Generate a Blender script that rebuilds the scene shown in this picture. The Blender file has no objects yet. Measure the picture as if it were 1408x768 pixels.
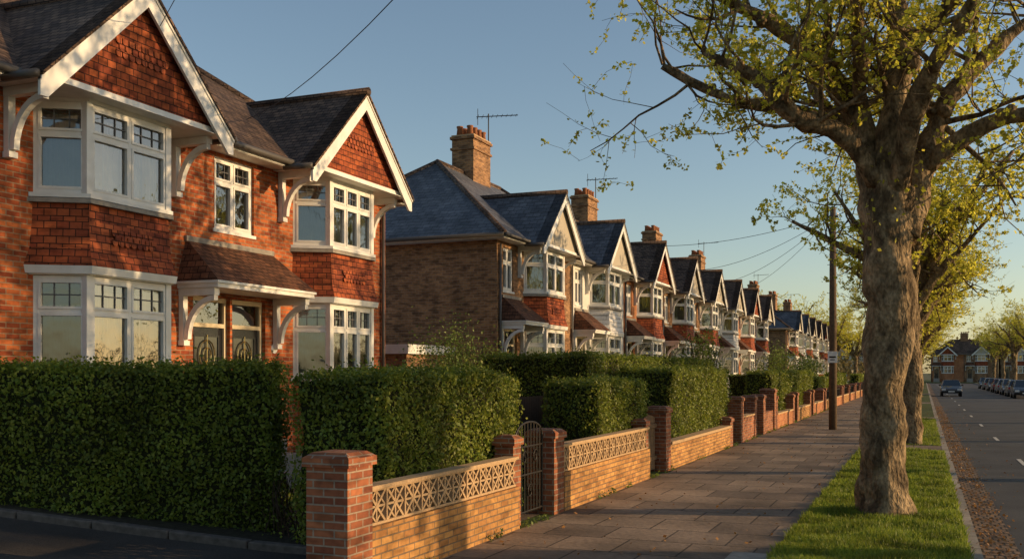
import bpy, math, random
import numpy as np
from mathutils import Vector, noise
random.seed(7)
rng = np.random.default_rng(7)
scene = bpy.context.scene
COL = scene.collection
TH = math.radians(22.46)
CC, SS = math.cos(TH), math.sin(TH)

# ------------------------------------------------------------------ materials
def newmat(name, col=(.5, .5, .5), rough=.7, metal=0.0, spec=.4):
    m = bpy.data.materials.new(name); m.use_nodes = True
    nt = m.node_tree; bs = nt.nodes['Principled BSDF']
    bs.inputs['Base Color'].default_value = (*col, 1)
    bs.inputs['Roughness'].default_value = rough
    bs.inputs['Metallic'].default_value = metal
    bs.inputs['Specular IOR Level'].default_value = spec
    return m, nt, bs

def N(nt, typ, **kw):
    n = nt.nodes.new(typ)
    for k, v in kw.items():
        setattr(n, k, v)
    return n

def mathn(nt, op, a, b=None):
    n = N(nt, 'ShaderNodeMath', operation=op)
    for i, v in enumerate((a, b)):
        if v is None: continue
        if isinstance(v, (int, float)): n.inputs[i].default_value = v
        else: nt.links.new(v, n.inputs[i])
    return n.outputs[0]

def mul_noise(nt, colsock, coord, scale, lo, hi, detail=4):
    nz = N(nt, 'ShaderNodeTexNoise'); nz.inputs['Scale'].default_value = scale
    nz.inputs['Detail'].default_value = detail
    nt.links.new(coord, nz.inputs['Vector'])
    mr = N(nt, 'ShaderNodeMapRange'); mr.inputs[1].default_value = .3; mr.inputs[2].default_value = .7
    mr.inputs[3].default_value = lo; mr.inputs[4].default_value = hi
    nt.links.new(nz.outputs['Fac'], mr.inputs[0])
    mx = N(nt, 'ShaderNodeVectorMath', operation='SCALE')
    nt.links.new(colsock, mx.inputs[0]); nt.links.new(mr.outputs[0], mx.inputs['Scale'])
    return mx.outputs[0], nz.outputs['Fac']

def brickmat(name, c1, c2, mortar, bw=.225, rh=.075, ms=.006, rough=.85, bump=.5, lo=.7, hi=1.2,
             saw=False, offset=.5, dist=.01, spec=.25, odd=None, big=1.1):
    m, nt, bs = newmat(name, c1, rough, spec=spec)
    uv = N(nt, 'ShaderNodeUVMap'); co = uv.outputs[0]
    wn = N(nt, 'ShaderNodeTexNoise'); wn.inputs['Scale'].default_value = 3.0
    nt.links.new(co, wn.inputs['Vector'])
    sc = N(nt, 'ShaderNodeVectorMath', operation='SCALE'); sc.inputs['Scale'].default_value = .012 if saw else .006
    nt.links.new(wn.outputs['Color'], sc.inputs[0])
    ad = N(nt, 'ShaderNodeVectorMath', operation='ADD')
    nt.links.new(co, ad.inputs[0]); nt.links.new(sc.outputs[0], ad.inputs[1])
    bt = N(nt, 'ShaderNodeTexBrick'); bt.offset = offset
    nt.links.new(ad.outputs[0], bt.inputs['Vector'])
    bt.inputs['Scale'].default_value = 1; bt.inputs['Color1'].default_value = (*c1, 1)
    bt.inputs['Color2'].default_value = (*c2, 1); bt.inputs['Mortar'].default_value = (*mortar, 1)
    bt.inputs['Mortar Size'].default_value = ms; bt.inputs['Mortar Smooth'].default_value = .15
    bt.inputs['Brick Width'].default_value = bw; bt.inputs['Row Height'].default_value = rh
    csock = bt.outputs['Color']
    if odd:
        vn = N(nt, 'ShaderNodeTexNoise'); vn.inputs['Scale'].default_value = 1.0; vn.inputs['Detail'].default_value = 1
        mp = N(nt, 'ShaderNodeMapping'); mp.inputs['Scale'].default_value = (3.2, 9.5, 1)
        nt.links.new(co, mp.inputs[0]); nt.links.new(mp.outputs[0], vn.inputs['Vector'])
        mr = N(nt, 'ShaderNodeMapRange'); mr.inputs[1].default_value = .5; mr.inputs[2].default_value = .64; mr.inputs[3].default_value = 1.0; mr.inputs[4].default_value = odd
        nt.links.new(vn.outputs['Fac'], mr.inputs[0])
        sx = N(nt, 'ShaderNodeVectorMath', operation='SCALE'); nt.links.new(csock, sx.inputs[0]); nt.links.new(mr.outputs[0], sx.inputs['Scale']); csock = sx.outputs[0]
    col, _ = mul_noise(nt, csock, co, big, lo, hi, 5)
    col, f2 = mul_noise(nt, col, co, 14, .82, 1.15, 3)
    nt.links.new(col, bs.inputs['Base Color'])
    h = mathn(nt, 'MULTIPLY', bt.outputs['Fac'], -1.0)
    h = mathn(nt, 'ADD', h, mathn(nt, 'MULTIPLY', f2, .35))
    if saw:
        sp = N(nt, 'ShaderNodeSeparateXYZ'); nt.links.new(ad.outputs[0], sp.inputs[0])
        fr = mathn(nt, 'FRACT', mathn(nt, 'DIVIDE', sp.outputs[1], rh))
        h = mathn(nt, 'ADD', h, mathn(nt, 'MULTIPLY', fr, -1.6))
    bp = N(nt, 'ShaderNodeBump'); bp.inputs['Strength'].default_value = bump
    bp.inputs['Distance'].default_value = dist
    nt.links.new(h, bp.inputs['Height']); nt.links.new(bp.outputs[0], bs.inputs['Normal'])
    return m

def noisemat(name, c1, c2, scale=8, rough=.9, bump=.3, dist=.01, spec=.2, big=None, metal=0):
    m, nt, bs = newmat(name, c1, rough, metal, spec)
    tc = N(nt, 'ShaderNodeTexCoord'); co = tc.outputs['Object']
    nz = N(nt, 'ShaderNodeTexNoise'); nz.inputs['Scale'].default_value = scale; nz.inputs['Detail'].default_value = 6
    nt.links.new(co, nz.inputs['Vector'])
    mr = N(nt, 'ShaderNodeMapRange'); mr.inputs[1].default_value = .3; mr.inputs[2].default_value = .7
    nt.links.new(nz.outputs['Fac'], mr.inputs[0])
    mx = N(nt, 'ShaderNodeMix', data_type='RGBA'); mx.inputs[6].default_value = (*c1, 1); mx.inputs[7].default_value = (*c2, 1)
    nt.links.new(mr.outputs[0], mx.inputs[0])
    col = mx.outputs[2]
    if big: col, _ = mul_noise(nt, col, co, big[0], big[1], big[2])
    nt.links.new(col, bs.inputs['Base Color'])
    if bump:
        bp = N(nt, 'ShaderNodeBump'); bp.inputs['Strength'].default_value = bump; bp.inputs['Distance'].default_value = dist
        nt.links.new(nz.outputs['Fac'], bp.inputs['Height']); nt.links.new(bp.outputs[0], bs.inputs['Normal'])
    return m

def leafmat(name, c1, c2, trans=.35, rough=.5):
    m, nt, bs = newmat(name, c1, rough, spec=.3)
    g = N(nt, 'ShaderNodeNewGeometry')
    mx = N(nt, 'ShaderNodeMix', data_type='RGBA'); mx.inputs[6].default_value = (*c1, 1); mx.inputs[7].default_value = (*c2, 1)
    nt.links.new(g.outputs['Random Per Island'], mx.inputs[0])
    tc = N(nt, 'ShaderNodeTexCoord')
    col, _ = mul_noise(nt, mx.outputs[2], tc.outputs['Object'], 1.6, .6, 1.35)
    nt.links.new(col, bs.inputs['Base Color'])
    tr = N(nt, 'ShaderNodeBsdfTranslucent'); nt.links.new(col, tr.inputs[0])
    ms = N(nt, 'ShaderNodeMixShader'); ms.inputs[0].default_value = trans
    nt.links.new(bs.outputs[0], ms.inputs[1]); nt.links.new(tr.outputs[0], ms.inputs[2])
    nt.links.new(ms.outputs[0], nt.nodes['Material Output'].inputs[0])
    return m

def glassmat():
    m = bpy.data.materials.new('window_glass'); m.use_nodes = True; nt = m.node_tree
    nt.nodes.remove(nt.nodes['Principled BSDF'])
    fr = N(nt, 'ShaderNodeFresnel'); fr.inputs[0].default_value = 3.0
    tr = N(nt, 'ShaderNodeBsdfTransparent'); tr.inputs[0].default_value = (.92, .93, .93, 1)
    gl = N(nt, 'ShaderNodeBsdfGlossy'); gl.inputs['Roughness'].default_value = .01
    tc = N(nt, 'ShaderNodeTexCoord')
    nz = N(nt, 'ShaderNodeTexNoise'); nz.inputs['Scale'].default_value = 2.5
    nt.links.new(tc.outputs['Object'], nz.inputs['Vector'])
    bp = N(nt, 'ShaderNodeBump'); bp.inputs['Strength'].default_value = .12; bp.inputs['Distance'].default_value = .03
    nt.links.new(nz.outputs['Fac'], bp.inputs['Height']); nt.links.new(bp.outputs[0], gl.inputs['Normal'])
    ms = N(nt, 'ShaderNodeMixShader')
    nt.links.new(fr.outputs[0], ms.inputs[0]); nt.links.new(tr.outputs[0], ms.inputs[1]); nt.links.new(gl.outputs[0], ms.inputs[2])
    nt.links.new(ms.outputs[0], nt.nodes['Material Output'].inputs[0])
    return m

M = {}
M['brick_red'] = brickmat('brick_red', (.52, .145, .042), (.27, .055, .02), (.34, .22, .13), ms=.008, lo=.78, hi=1.2, bump=.9, odd=.58)
M['brick_brown'] = brickmat('brick_brown', (.42, .22, .095), (.21, .105, .05), (.3, .21, .14), ms=.008, lo=.7, hi=1.2, bump=.8, odd=.6)
M['brick_orange'] = brickmat('brick_orange', (.46, .18, .06), (.32, .11, .045), (.36, .25, .17))
M['brick_buff'] = brickmat('brick_buff', (.54, .28, .09), (.36, .165, .055), (.2, .14, .09), ms=.008, lo=.7, hi=1.15, bump=.9, odd=.7)
M['brick_pier'] = brickmat('brick_pier', (.40, .14, .06), (.22, .068, .035), (.34, .25, .18), ms=.009, lo=.65, hi=1.2, bump=.9, odd=.6)
M['tile_red'] = brickmat('tile_hanging_red', (.44, .11, .036), (.23, .05, .022), (.05, .02, .012), bw=.165, rh=.105, ms=.007, saw=True, bump=.9, dist=.018, odd=.6)
M['roof_brown'] = brickmat('roof_tile_brown', (.22, .135, .085), (.105, .068, .05), (.03, .02, .016), bw=.165, rh=.11, ms=.008, saw=True, bump=1, dist=.03, lo=.55, hi=1.4, odd=.6)
M['roof_slate'] = brickmat('roof_slate', (.14, .14, .15), (.075, .078, .09), (.025, .027, .03), bw=.25, rh=.2, ms=.008, saw=True, bump=.9, dist=.022, rough=.6, lo=.6, hi=1.35, spec=.5, odd=.7)
M['roof_porch'] = brickmat('porch_tile', (.24, .10, .048), (.13, .058, .032), (.03, .016, .012), bw=.165, rh=.11, ms=.007, saw=True, bump=1, dist=.03, lo=.6, hi=1.3, odd=.6)
M['clapboard'] = brickmat('white_clapboard', (.72, .70, .66), (.68, .66, .62), (.35, .33, .3), bw=6, rh=.15, ms=.008, saw=True, bump=.7, dist=.02, lo=.9, hi=1.05)
M['render_white'] = noisemat('white_render', (.72, .69, .63), (.62, .59, .53), 20, bump=.25, big=(1, .88, 1.05))
M['pebbledash'] = noisemat('cream_pebbledash', (.5, .44, .34), (.36, .32, .25), 60, bump=.5)
M['paint'] = noisemat('white_paint', (.80, .78, .73), (.68, .66, .60), 5, rough=.45, bump=.08, spec=.4, big=(1.5, .88, 1.05))
M['cream'] = noisemat('cream_paint', (.62, .52, .36), (.54, .45, .30), 5, rough=.5, bump=.05)
M['stone'] = noisemat('weathered_stone', (.34, .3, .25), (.22, .2, .17), 9, bump=.3)
M['lead'] = noisemat('lead_came', (.16, .16, .16), (.1, .1, .1), 10, bump=0, rough=.5)
M['glass'] = glassmat()
M['curtain'] = noisemat('curtain_cloth', (.72, .66, .54), (.6, .54, .44), 4, bump=.1)
M['net'] = noisemat('net_curtain', (.66, .64, .60), (.5, .49, .46), 3, bump=.1)
M['dark'] = newmat('dark_interior', (.03, .026, .022), .9)[0]
M['door'] = newmat('black_gloss_paint', (.015, .015, .018), .2, spec=.6)[0]
M['brass'] = newmat('brass', (.6, .42, .16), .3, 1)[0]
M['iron'] = noisemat('wrought_iron', (.02, .02, .02), (.035, .028, .024), 30, rough=.5, bump=.1)
M['gutter'] = newmat('gutter_plastic', (.09, .08, .07), .5)[0]
M['pot'] = noisemat('terracotta', (.33, .14, .07), (.24, .1, .05), 8)
M['timber'] = noisemat('old_timber', (.15, .10, .062), (.09, .062, .042), 12, bump=.4)
M['fence'] = brickmat('fence_boards', (.14, .08, .045), (.09, .055, .035), (.02, .015, .01), bw=.12, rh=3.0, ms=.006, offset=0)
M['concrete'] = noisemat('concrete_buff', (.50, .34, .19), (.38, .255, .145), 25, bump=.3)
M['kerb'] = brickmat('kerb_stone', (.34, .29, .23), (.25, .22, .18), (.08, .07, .06), bw=.9, rh=.9, ms=.01, offset=0)
M['kerbdark'] = noisemat('driveway_edging', (.14, .115, .10), (.08, .068, .058), 14, bump=.4)
M['hedge'] = leafmat('hedge_leaf', (.10, .15, .016), (.25, .27, .038), .38)
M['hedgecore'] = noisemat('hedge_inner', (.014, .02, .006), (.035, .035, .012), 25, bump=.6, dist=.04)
M['leaf'] = leafmat('spring_leaf', (.50, .51, .045), (.74, .66, .10), .58)
M['shrub'] = leafmat('shrub_leaf', (.10, .16, .028), (.2, .24, .05), .4)
M['far_leaf'] = leafmat('distant_leaf', (.15, .12, .045), (.21, .165, .06), .35)
M['grass'] = leafmat('grass_blade', (.12, .19, .02), (.28, .31, .04), .45)
M['litter'] = leafmat('fallen_leaf', (.24, .11, .03), (.36, .19, .06), .2)
M['twig'] = noisemat('twig', (.09, .055, .035), (.05, .035, .025), 20)

def bark():
    m, nt, bs = newmat('plane_tree_bark', rough=.9, spec=.15)
    tc = N(nt, 'ShaderNodeTexCoord'); mp = N(nt, 'ShaderNodeMapping'); mp.inputs['Scale'].default_value = (1, 1, .55)
    nt.links.new(tc.outputs['Object'], mp.inputs[0]); co = mp.outputs[0]
    n1 = N(nt, 'ShaderNodeTexNoise'); n1.inputs['Scale'].default_value = 5; n1.inputs['Detail'].default_value = 5; n1.inputs['Distortion'].default_value = .6
    v = N(nt, 'ShaderNodeTexVoronoi'); v.inputs['Scale'].default_value = 16
    n2 = N(nt, 'ShaderNodeTexNoise'); n2.inputs['Scale'].default_value = 38; n2.inputs['Detail'].default_value = 6
    for n in (n1, n2): nt.links.new(co, n.inputs['Vector'])
    nt.links.new(co, v.inputs['Vector'])
    cr = N(nt, 'ShaderNodeValToRGB'); e = cr.color_ramp.elements
    e[0].position = .38; e[0].color = (.095, .066, .038, 1); e[1].position = .66; e[1].color = (.36, .26, .15, 1)
    x = e.new(.5); x.color = (.21, .15, .085, 1)
    nt.links.new(n1.outputs['Fac'], cr.inputs[0])
    col, _ = mul_noise(nt, cr.outputs[0], co, 30, .5, 1.3)
    nt.links.new(col, bs.inputs['Base Color'])
    h = mathn(nt, 'ADD', mathn(nt, 'MULTIPLY', n1.outputs['Fac'], 1.2), mathn(nt, 'ADD', n2.outputs['Fac'], mathn(nt, 'MULTIPLY', v.outputs['Distance'], 1.1)))
    bp = N(nt, 'ShaderNodeBump'); bp.inputs['Strength'].default_value = .9; bp.inputs['Distance'].default_value = .035
    nt.links.new(h, bp.inputs['Height']); nt.links.new(bp.outputs[0], bs.inputs['Normal'])
    return m
M['bark'] = bark()
M['ground'] = noisemat('ground_earth', (.07, .08, .03), (.1, .09, .045), 1.5, bump=.3, big=(.05, .8, 1.2))
M['lawn'] = noisemat('lawn', (.045, .075, .015), (.09, .11, .03), 12, bump=.8, dist=.03, big=(.8, .7, 1.2))
M['soil'] = noisemat('soil', (.035, .026, .018), (.06, .05, .03), 14, bump=.8, dist=.03)
M['verge'] = noisemat('verge_grass', (.05, .075, .014), (.09, .10, .025), 14, bump=.8, dist=.03, big=(1.2, .6, 1.2))
M['asphalt'] = noisemat('asphalt', (.05, .048, .047), (.085, .078, .072), 90, bump=.5, dist=.005, big=(.7, .7, 1.2), rough=.75)
M['drive'] = noisemat('driveway_asphalt', (.042, .036, .032), (.075, .064, .055), 60, bump=.8, dist=.008, big=(.9, .7, 1.2))
M['pave'] = brickmat('paving_slabs', (.31, .225, .155), (.17, .125, .09), (.075, .058, .045), bw=.75, rh=.9, ms=.012, bump=1, dist=.02, lo=.45, hi=1.3, big=.7)
M['setts'] = brickmat('gutter_setts', (.24, .16, .10), (.14, .095, .065), (.03, .025, .02), bw=.11, rh=.2, ms=.014, bump=1, dist=.03, lo=.6, hi=1.2)
M['marking'] = noisemat('road_marking', (.6, .58, .52), (.35, .34, .31), 30, bump=.1)
M['wire'] = newmat('cable', (.02, .02, .02), .6)[0]
M['sign'] = newmat('sign_white', (.75, .75, .73), .4)[0]
M['tyre'] = newmat('tyre', (.02, .02, .02), .8)[0]
M['rim'] = newmat('alloy_rim', (.5, .5, .5), .3, .9)[0]
M['carglass'] = newmat('car_glass', (.015, .018, .02), .05, spec=.9)[0]
M['headlight'] = newmat('headlight_lens', (.7, .7, .68), .1)[0]
M['taillight'] = newmat('taillight_lens', (.35, .02, .015), .2)[0]

# ------------------------------------------------------------------ builder
def set_uv(me):
    if not me.polygons: return
    uvl = me.uv_layers.new(name='UVMap')
    n = len(me.loops); uv = np.zeros((n, 2), np.float32)
    co = np.empty(len(me.vertices) * 3, np.float32); me.vertices.foreach_get('co', co); co = co.reshape(-1, 3)
    Z = Vector((0, 0, 1))
    for p in me.polygons:
        nn = p.normal
        if abs(nn.z) > .98: u = Vector((1, 0, 0)); v = Vector((0, 1, 0))
        else:
            u = Z.cross(nn).normalized(); v = nn.cross(u)
        for li, vi in zip(p.loop_indices, p.vertices):
            c = co[vi]
            uv[li, 0] = c[0] * u[0] + c[1] * u[1] + c[2] * u[2] + 100
            uv[li, 1] = c[0] * v[0] + c[1] * v[1] + c[2] * v[2] + 100
    uvl.data.foreach_set('uv', uv.ravel())

class B:
    def __init__(s): s.p = {}
    def g(s, part): return s.p.setdefault(part, ([], []))
    def poly(s, part, pts):
        V, F = s.g(part); i = len(V); V.extend(tuple(q) for q in pts); F.append(tuple(range(i, i + len(pts))))
    def hexa(s, part, q):
        V, F = s.g(part); i = len(V); V.extend(tuple(x) for x in q)
        for f in ((0, 3, 2, 1), (4, 5, 6, 7), (0, 1, 5, 4), (1, 2, 6, 5), (2, 3, 7, 6), (3, 0, 4, 7)):
            F.append(tuple(i + k for k in f))
    def box(s, part, x0, x1, y0, y1, z0, z1):
        s.hexa(part, [(x0, y0, z0), (x1, y0, z0), (x1, y1, z0), (x0, y1, z0), (x0, y0, z1), (x1, y0, z1), (x1, y1, z1), (x0, y1, z1)])
    def obox(s, part, P, d, n, s0, s1, o0, o1, z0, z1):
        def w(a, o, z): return (P[0] + d[0] * a + n[0] * o, P[1] + d[1] * a + n[1] * o, z)
        s.hexa(part, [w(s0, o1, z0), w(s1, o1, z0), w(s1, o0, z0), w(s0, o0, z0), w(s0, o1, z1), w(s1, o1, z1), w(s1, o0, z1), w(s0, o0, z1)])
    def loft(s, part, A, za, C, zb, caps=True):
        V, F = s.g(part); i = len(V); n = len(A)
        V.extend((a[0], a[1], za) for a in A); V.extend((a[0], a[1], zb) for a in C)
        for k in range(n): F.append((i + k, i + (k + 1) % n, i + n + (k + 1) % n, i + n + k))
        if caps:
            F.append(tuple(i + k for k in reversed(range(n)))); F.append(tuple(i + n + k for k in range(n)))
    def extr(s, part, pts, vec):
        V, F = s.g(part); i = len(V); n = len(pts)
        V.extend(tuple(a) for a in pts); V.extend((a[0] + vec[0], a[1] + vec[1], a[2] + vec[2]) for a in pts)
        for k in range(n): F.append((i + k, i + (k + 1) % n, i + n + (k + 1) % n, i + n + k))
        F.append(tuple(i + k for k in reversed(range(n)))); F.append(tuple(i + n + k for k in range(n)))
    def tube(s, part, pts, rad, n=6, cap=True):
        V, F = s.g(part); base = len(V); pts = [Vector(p) for p in pts]
        if not hasattr(rad, '__len__'): rad = [rad] * len(pts)
        ref = None
        for k, p in enumerate(pts):
            t = (pts[min(k + 1, len(pts) - 1)] - pts[max(k - 1, 0)]).normalized()
            if ref is None: ref = Vector((1, 0, 0)) if abs(t.x) < .9 else Vector((0, 1, 0))
            a = (ref - t * ref.dot(t)).normalized(); ref = a; b = t.cross(a)
            for j in range(n):
                an = 2 * math.pi * j / n
                V.append(tuple(p + (a * math.cos(an) + b * math.sin(an)) * rad[k]))
        for k in range(len(pts) - 1):
            for j in range(n):
                j2 = (j + 1) % n
                F.append((base + k * n + j, base + k * n + j2, base + (k + 1) * n + j2, base + (k + 1) * n + j))
        if cap:
            F.append(tuple(base + j for j in reversed(range(n)))); e = base + (len(pts) - 1) * n
            F.append(tuple(e + j for j in range(n)))
    def finish(s, name, mm, loc=(0, 0, 0), rot=0, smooth=(), bevel={}):
        e = bpy.data.objects.new(name, None); COL.objects.link(e); e.location = loc; e.rotation_euler = (0, 0, rot)
        e.empty_display_size = .3
        for part, (V, F) in s.p.items():
            me = bpy.data.meshes.new(part); me.from_pydata(V, [], F); me.update()
            set_uv(me); me.materials.append(M[mm.get(part, part)])
            if part in smooth: me.polygons.foreach_set('use_smooth', [True] * len(me.polygons))
            o = bpy.data.objects.new(part, me); COL.objects.link(o); o.parent = e
            if part in bevel:
                md = o.modifiers.new('bevel', 'BEVEL'); md.width = bevel[part]; md.segments = 3; md.limit_method = 'ANGLE'
        return e
    def single(s, name, mm, loc=(0, 0, 0), smooth=()):
        me = bpy.data.meshes.new(name); V = []; F = []; mi = []; sm = []
        for k, (part, (v, f)) in enumerate(s.p.items()):
            b = len(V); V += v; F += [tuple(i + b for i in q) for q in f]; mi += [k] * len(f); sm += [part in smooth] * len(f)
            me.materials.append(M[mm.get(part, part)])
        me.from_pydata(V, [], F); me.update(); me.polygons.foreach_set('material_index', mi); me.polygons.foreach_set('use_smooth', sm)
        set_uv(me)
        o = bpy.data.objects.new(name, me); COL.objects.link(o); o.location = loc
        return o

def dup(e, loc, rot=0, scale=1):
    c = bpy.data.objects.new(e.name.split('.')[0], e.data); COL.objects.link(c)
    c.location = loc; c.rotation_euler = (0, 0, rot); c.scale = (scale,) * 3
    for ch in e.children:
        k = bpy.data.objects.new(ch.name.split('.')[0], ch.data); COL.objects.link(k); k.parent = c
        k.matrix_local = ch.matrix_local.copy()
    return c

# ------------------------------------------------------------------ house parts
XW = -11.3; XB = -10.7; XK = -19.0
FR, GL = 'window_frames', 'window_glass'

def window(b, P0, P1, n, z0, z1, nl, det=2, sill=True, curt='curtains'):
    d = Vector((P1[0] - P0[0], P1[1] - P0[1])); L = d.length; d /= L
    ob = lambda part, s0, s1, o0, o1, a, c: b.obox(part, P0, d, n, s0, s1, o0, o1, a, c)
    f = .065; zt = z0 + (z1 - z0) * .66
    ob(FR, 0, L, -.10, 0, z0, z0 + f); ob(FR, 0, L, -.10, 0, z1 - f, z1)
    ob(FR, 0, f, -.098, -.002, z0 + f, z1 - f); ob(FR, L - f, L, -.098, -.002, z0 + f, z1 - f)
    iw = L - 2 * f; lw = iw / nl
    for i in range(1, nl): ob(FR, f + lw * i - .03, f + lw * i + .03, -.096, -.004, z0 + f, z1 - f)
    for i in range(nl):
        a = f + lw * i + (.03 if i else 0); c = f + lw * (i + 1) - (.03 if i < nl - 1 else 0)
        ob(FR, a, c, -.094, -.006, zt - .03, zt + .03)
        for (q0, q1) in ((z0 + f, zt - .03), (zt + .03, z1 - f)):
            w = .035
            if det > 0:
                ob(FR, a, c, -.07, .008, q0, q0 + w); ob(FR, a, c, -.07, .008, q1 - w, q1)
                ob(FR, a, a + w, -.068, .006, q0 + w, q1 - w); ob(FR, c - w, c, -.068, .006, q0 + w, q1 - w)
        def pt(s_, z): return (P0[0] + d[0] * s_ - n[0] * .045, P0[1] + d[1] * s_ - n[1] * .045, z)
        b.poly(GL, [pt(a, z0 + f), pt(c, z0 + f), pt(c, z1 - f), pt(a, z1 - f)])
        if det > 0:
            nb = 3 if c - a > .4 else 2
            for k in range(1, nb):
                x = a + (c - a) * k / nb
                ob('leaded_bars', x - .008, x + .008, -.05, -.03, zt + .065, z1 - f - .035)
            zm = (zt + z1 - f) / 2 + .015
            ob('leaded_bars', a + .035, c - .035, -.052, -.028, zm - .008, zm + .008)
    if sill: ob(FR, -.04, L + .04, -.10, .07, z0 - .06, z0 - .002)
    def cur(part, s0, s1, off, amp, zz):
        V, F = b.g(part); nseg = max(4, int((s1 - s0) / (.035 if det > 1 else .12))); base = len(V)
        for k in range(nseg + 1):
            s_ = s0 + (s1 - s0) * k / nseg; o = off + amp * (1 if k % 2 else -1) * random.uniform(.5, 1)
            for z in (z0 + .02, zz): V.append((P0[0] + d[0] * s_ + n[0] * o, P0[1] + d[1] * s_ + n[1] * o, z))
        for k in range(nseg): F.append((base + 2 * k, base + 2 * k + 2, base + 2 * k + 3, base + 2 * k + 1))
    if L > .9:
        w = L * random.uniform(.2, .3)
        cur(curt, .05, w, -.14, .02, z1 - .05); cur(curt, L - w, L - .05, -.14, .02, z1 - .05)
    cur('net_curtains', .05, L - .05, -.19, .014, zt + random.choice([-.05, .1, .3, .3]))

def wall_grid(b, part, x, y0, y1, z0, z1, ops, depth=.14):
    ys = sorted({y0, y1, *[o[0] for o in ops], *[o[1] for o in ops]}); zs = sorted({z0, z1, *[o[2] for o in ops], *[o[3] for o in ops]})
    for i in range(len(ys) - 1):
        for j in range(len(zs) - 1):
            cy = (ys[i] + ys[i + 1]) / 2; cz = (zs[j] + zs[j + 1]) / 2
            if any(o[0] < cy < o[1] and o[2] < cz < o[3] for o in ops): continue
            b.poly(part, [(x, ys[i], zs[j]), (x, ys[i + 1], zs[j]), (x, ys[i + 1], zs[j + 1]), (x, ys[i], zs[j + 1])])
    for (a, c, e, f) in ops:
        xi = x - depth
        b.poly(part, [(x, a, e), (xi, a, e), (xi, a, f), (x, a, f)]); b.poly(part, [(x, c, e), (x, c, f), (xi, c, f), (xi, c, e)])
        b.poly(part, [(x, a, f), (xi, a, f), (xi, c, f), (x, c, f)]); b.poly(part, [(x, a, e), (x, c, e), (xi, c, e), (xi, a, e)])

def bracket(b, y, zt, drop, proj, part='brackets', xw=XW):
    b.box(part, xw, xw + .09, y - .055, y + .055, zt - drop, zt - .12)
    b.box(part, xw, xw + proj, y - .062, y + .062, zt - .12, zt)
    b.box(part, xw, xw + .12, y - .07, y + .07, zt - drop - .08, zt - drop)
    cx = xw + proj - .02; cz = zt - drop + .02; Rx = proj - .11; Rz = drop - .14; w = .085
    K = 7
    for k in range(K):
        a0 = math.pi - (math.pi / 2) * k / K; a1 = math.pi - (math.pi / 2) * (k + 1) / K
        q = [(cx + Rx * math.cos(a0), cz + Rz * math.sin(a0)), (cx + Rx * math.cos(a1), cz + Rz * math.sin(a1)),
             (cx + (Rx - w) * math.cos(a1), cz + (Rz - w) * math.sin(a1)), (cx + (Rx - w) * math.cos(a0), cz + (Rz - w) * math.sin(a0))]
        b.extr(part, [(p[0], y - .045, p[1]) for p in q], (0, .09, 0))

def bayplan(yc, o=0, hw=1.18, fw=.78):
    return [(XW, yc - hw - 1.2 * o), (XB + o, yc - fw - .535 * o), (XB + o, yc + fw + .535 * o), (XW, yc + hw + 1.2 * o)]

def bay(b, yc, nf, skirt, basepart, det):
    P = bayplan(yc)
    nl = (.555, -.832); nr = (.555, .832)
    b.loft(basepart, P, 0, P, 1.84)
    for (z0, z1) in ((1.9, 3.34), (4.47, 5.74)):
        window(b, P[0], P[1], nl, z0, z1, 1, det); window(b, P[1], P[2], (1, 0), z0, z1, nf, det); window(b, P[2], P[3], nr, z0, z1, 1, det)
        for q in (P[1], P[2]):
            b.box(FR, q[0] - .09, q[0] + .018, q[1] - .055, q[1] + .055, z0 - .01, z1 + .01)
    b.loft('bay_slabs', bayplan(yc, .11), 3.36, bayplan(yc, .13), 3.47)
    b.loft('bay_slabs', bayplan(yc, .06), 3.345, bayplan(yc, .06), 3.36)
    b.loft(skirt, bayplan(yc, .13), 3.474, bayplan(yc, .05), 3.72)
    b.loft(skirt, bayplan(yc, .05), 3.72, bayplan(yc, .015), 4.1)
    b.loft(skirt, bayplan(yc, .015), 4.1, bayplan(yc, .01), 4.335)
    b.loft('bay_flashing', bayplan(yc, .08), 4.338, bayplan(yc, .075), 4.40)
    b.loft(FR, bayplan(yc, .01), 5.742, bayplan(yc, .03), 5.79)
    if det > 1 and skirt == 'skirt':
        for r, (za) in enumerate((3.80, 3.87, 3.94)):
            for k in range(7):
                yy = yc - .36 + k * .12 + (.06 if r % 2 else 0); xx = XB + .05 - (za - 3.72) * .09 + .012
                b.extr('fishscale_tiles', [(xx, yy - .05, za + .09), (xx + .004, yy - .05, za + .03), (xx + .006, yy - .025, za), (xx + .006, yy + .025, za), (xx + .004, yy + .05, za + .03), (xx, yy + .05, za + .09)], (.012, 0, 0))

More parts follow.
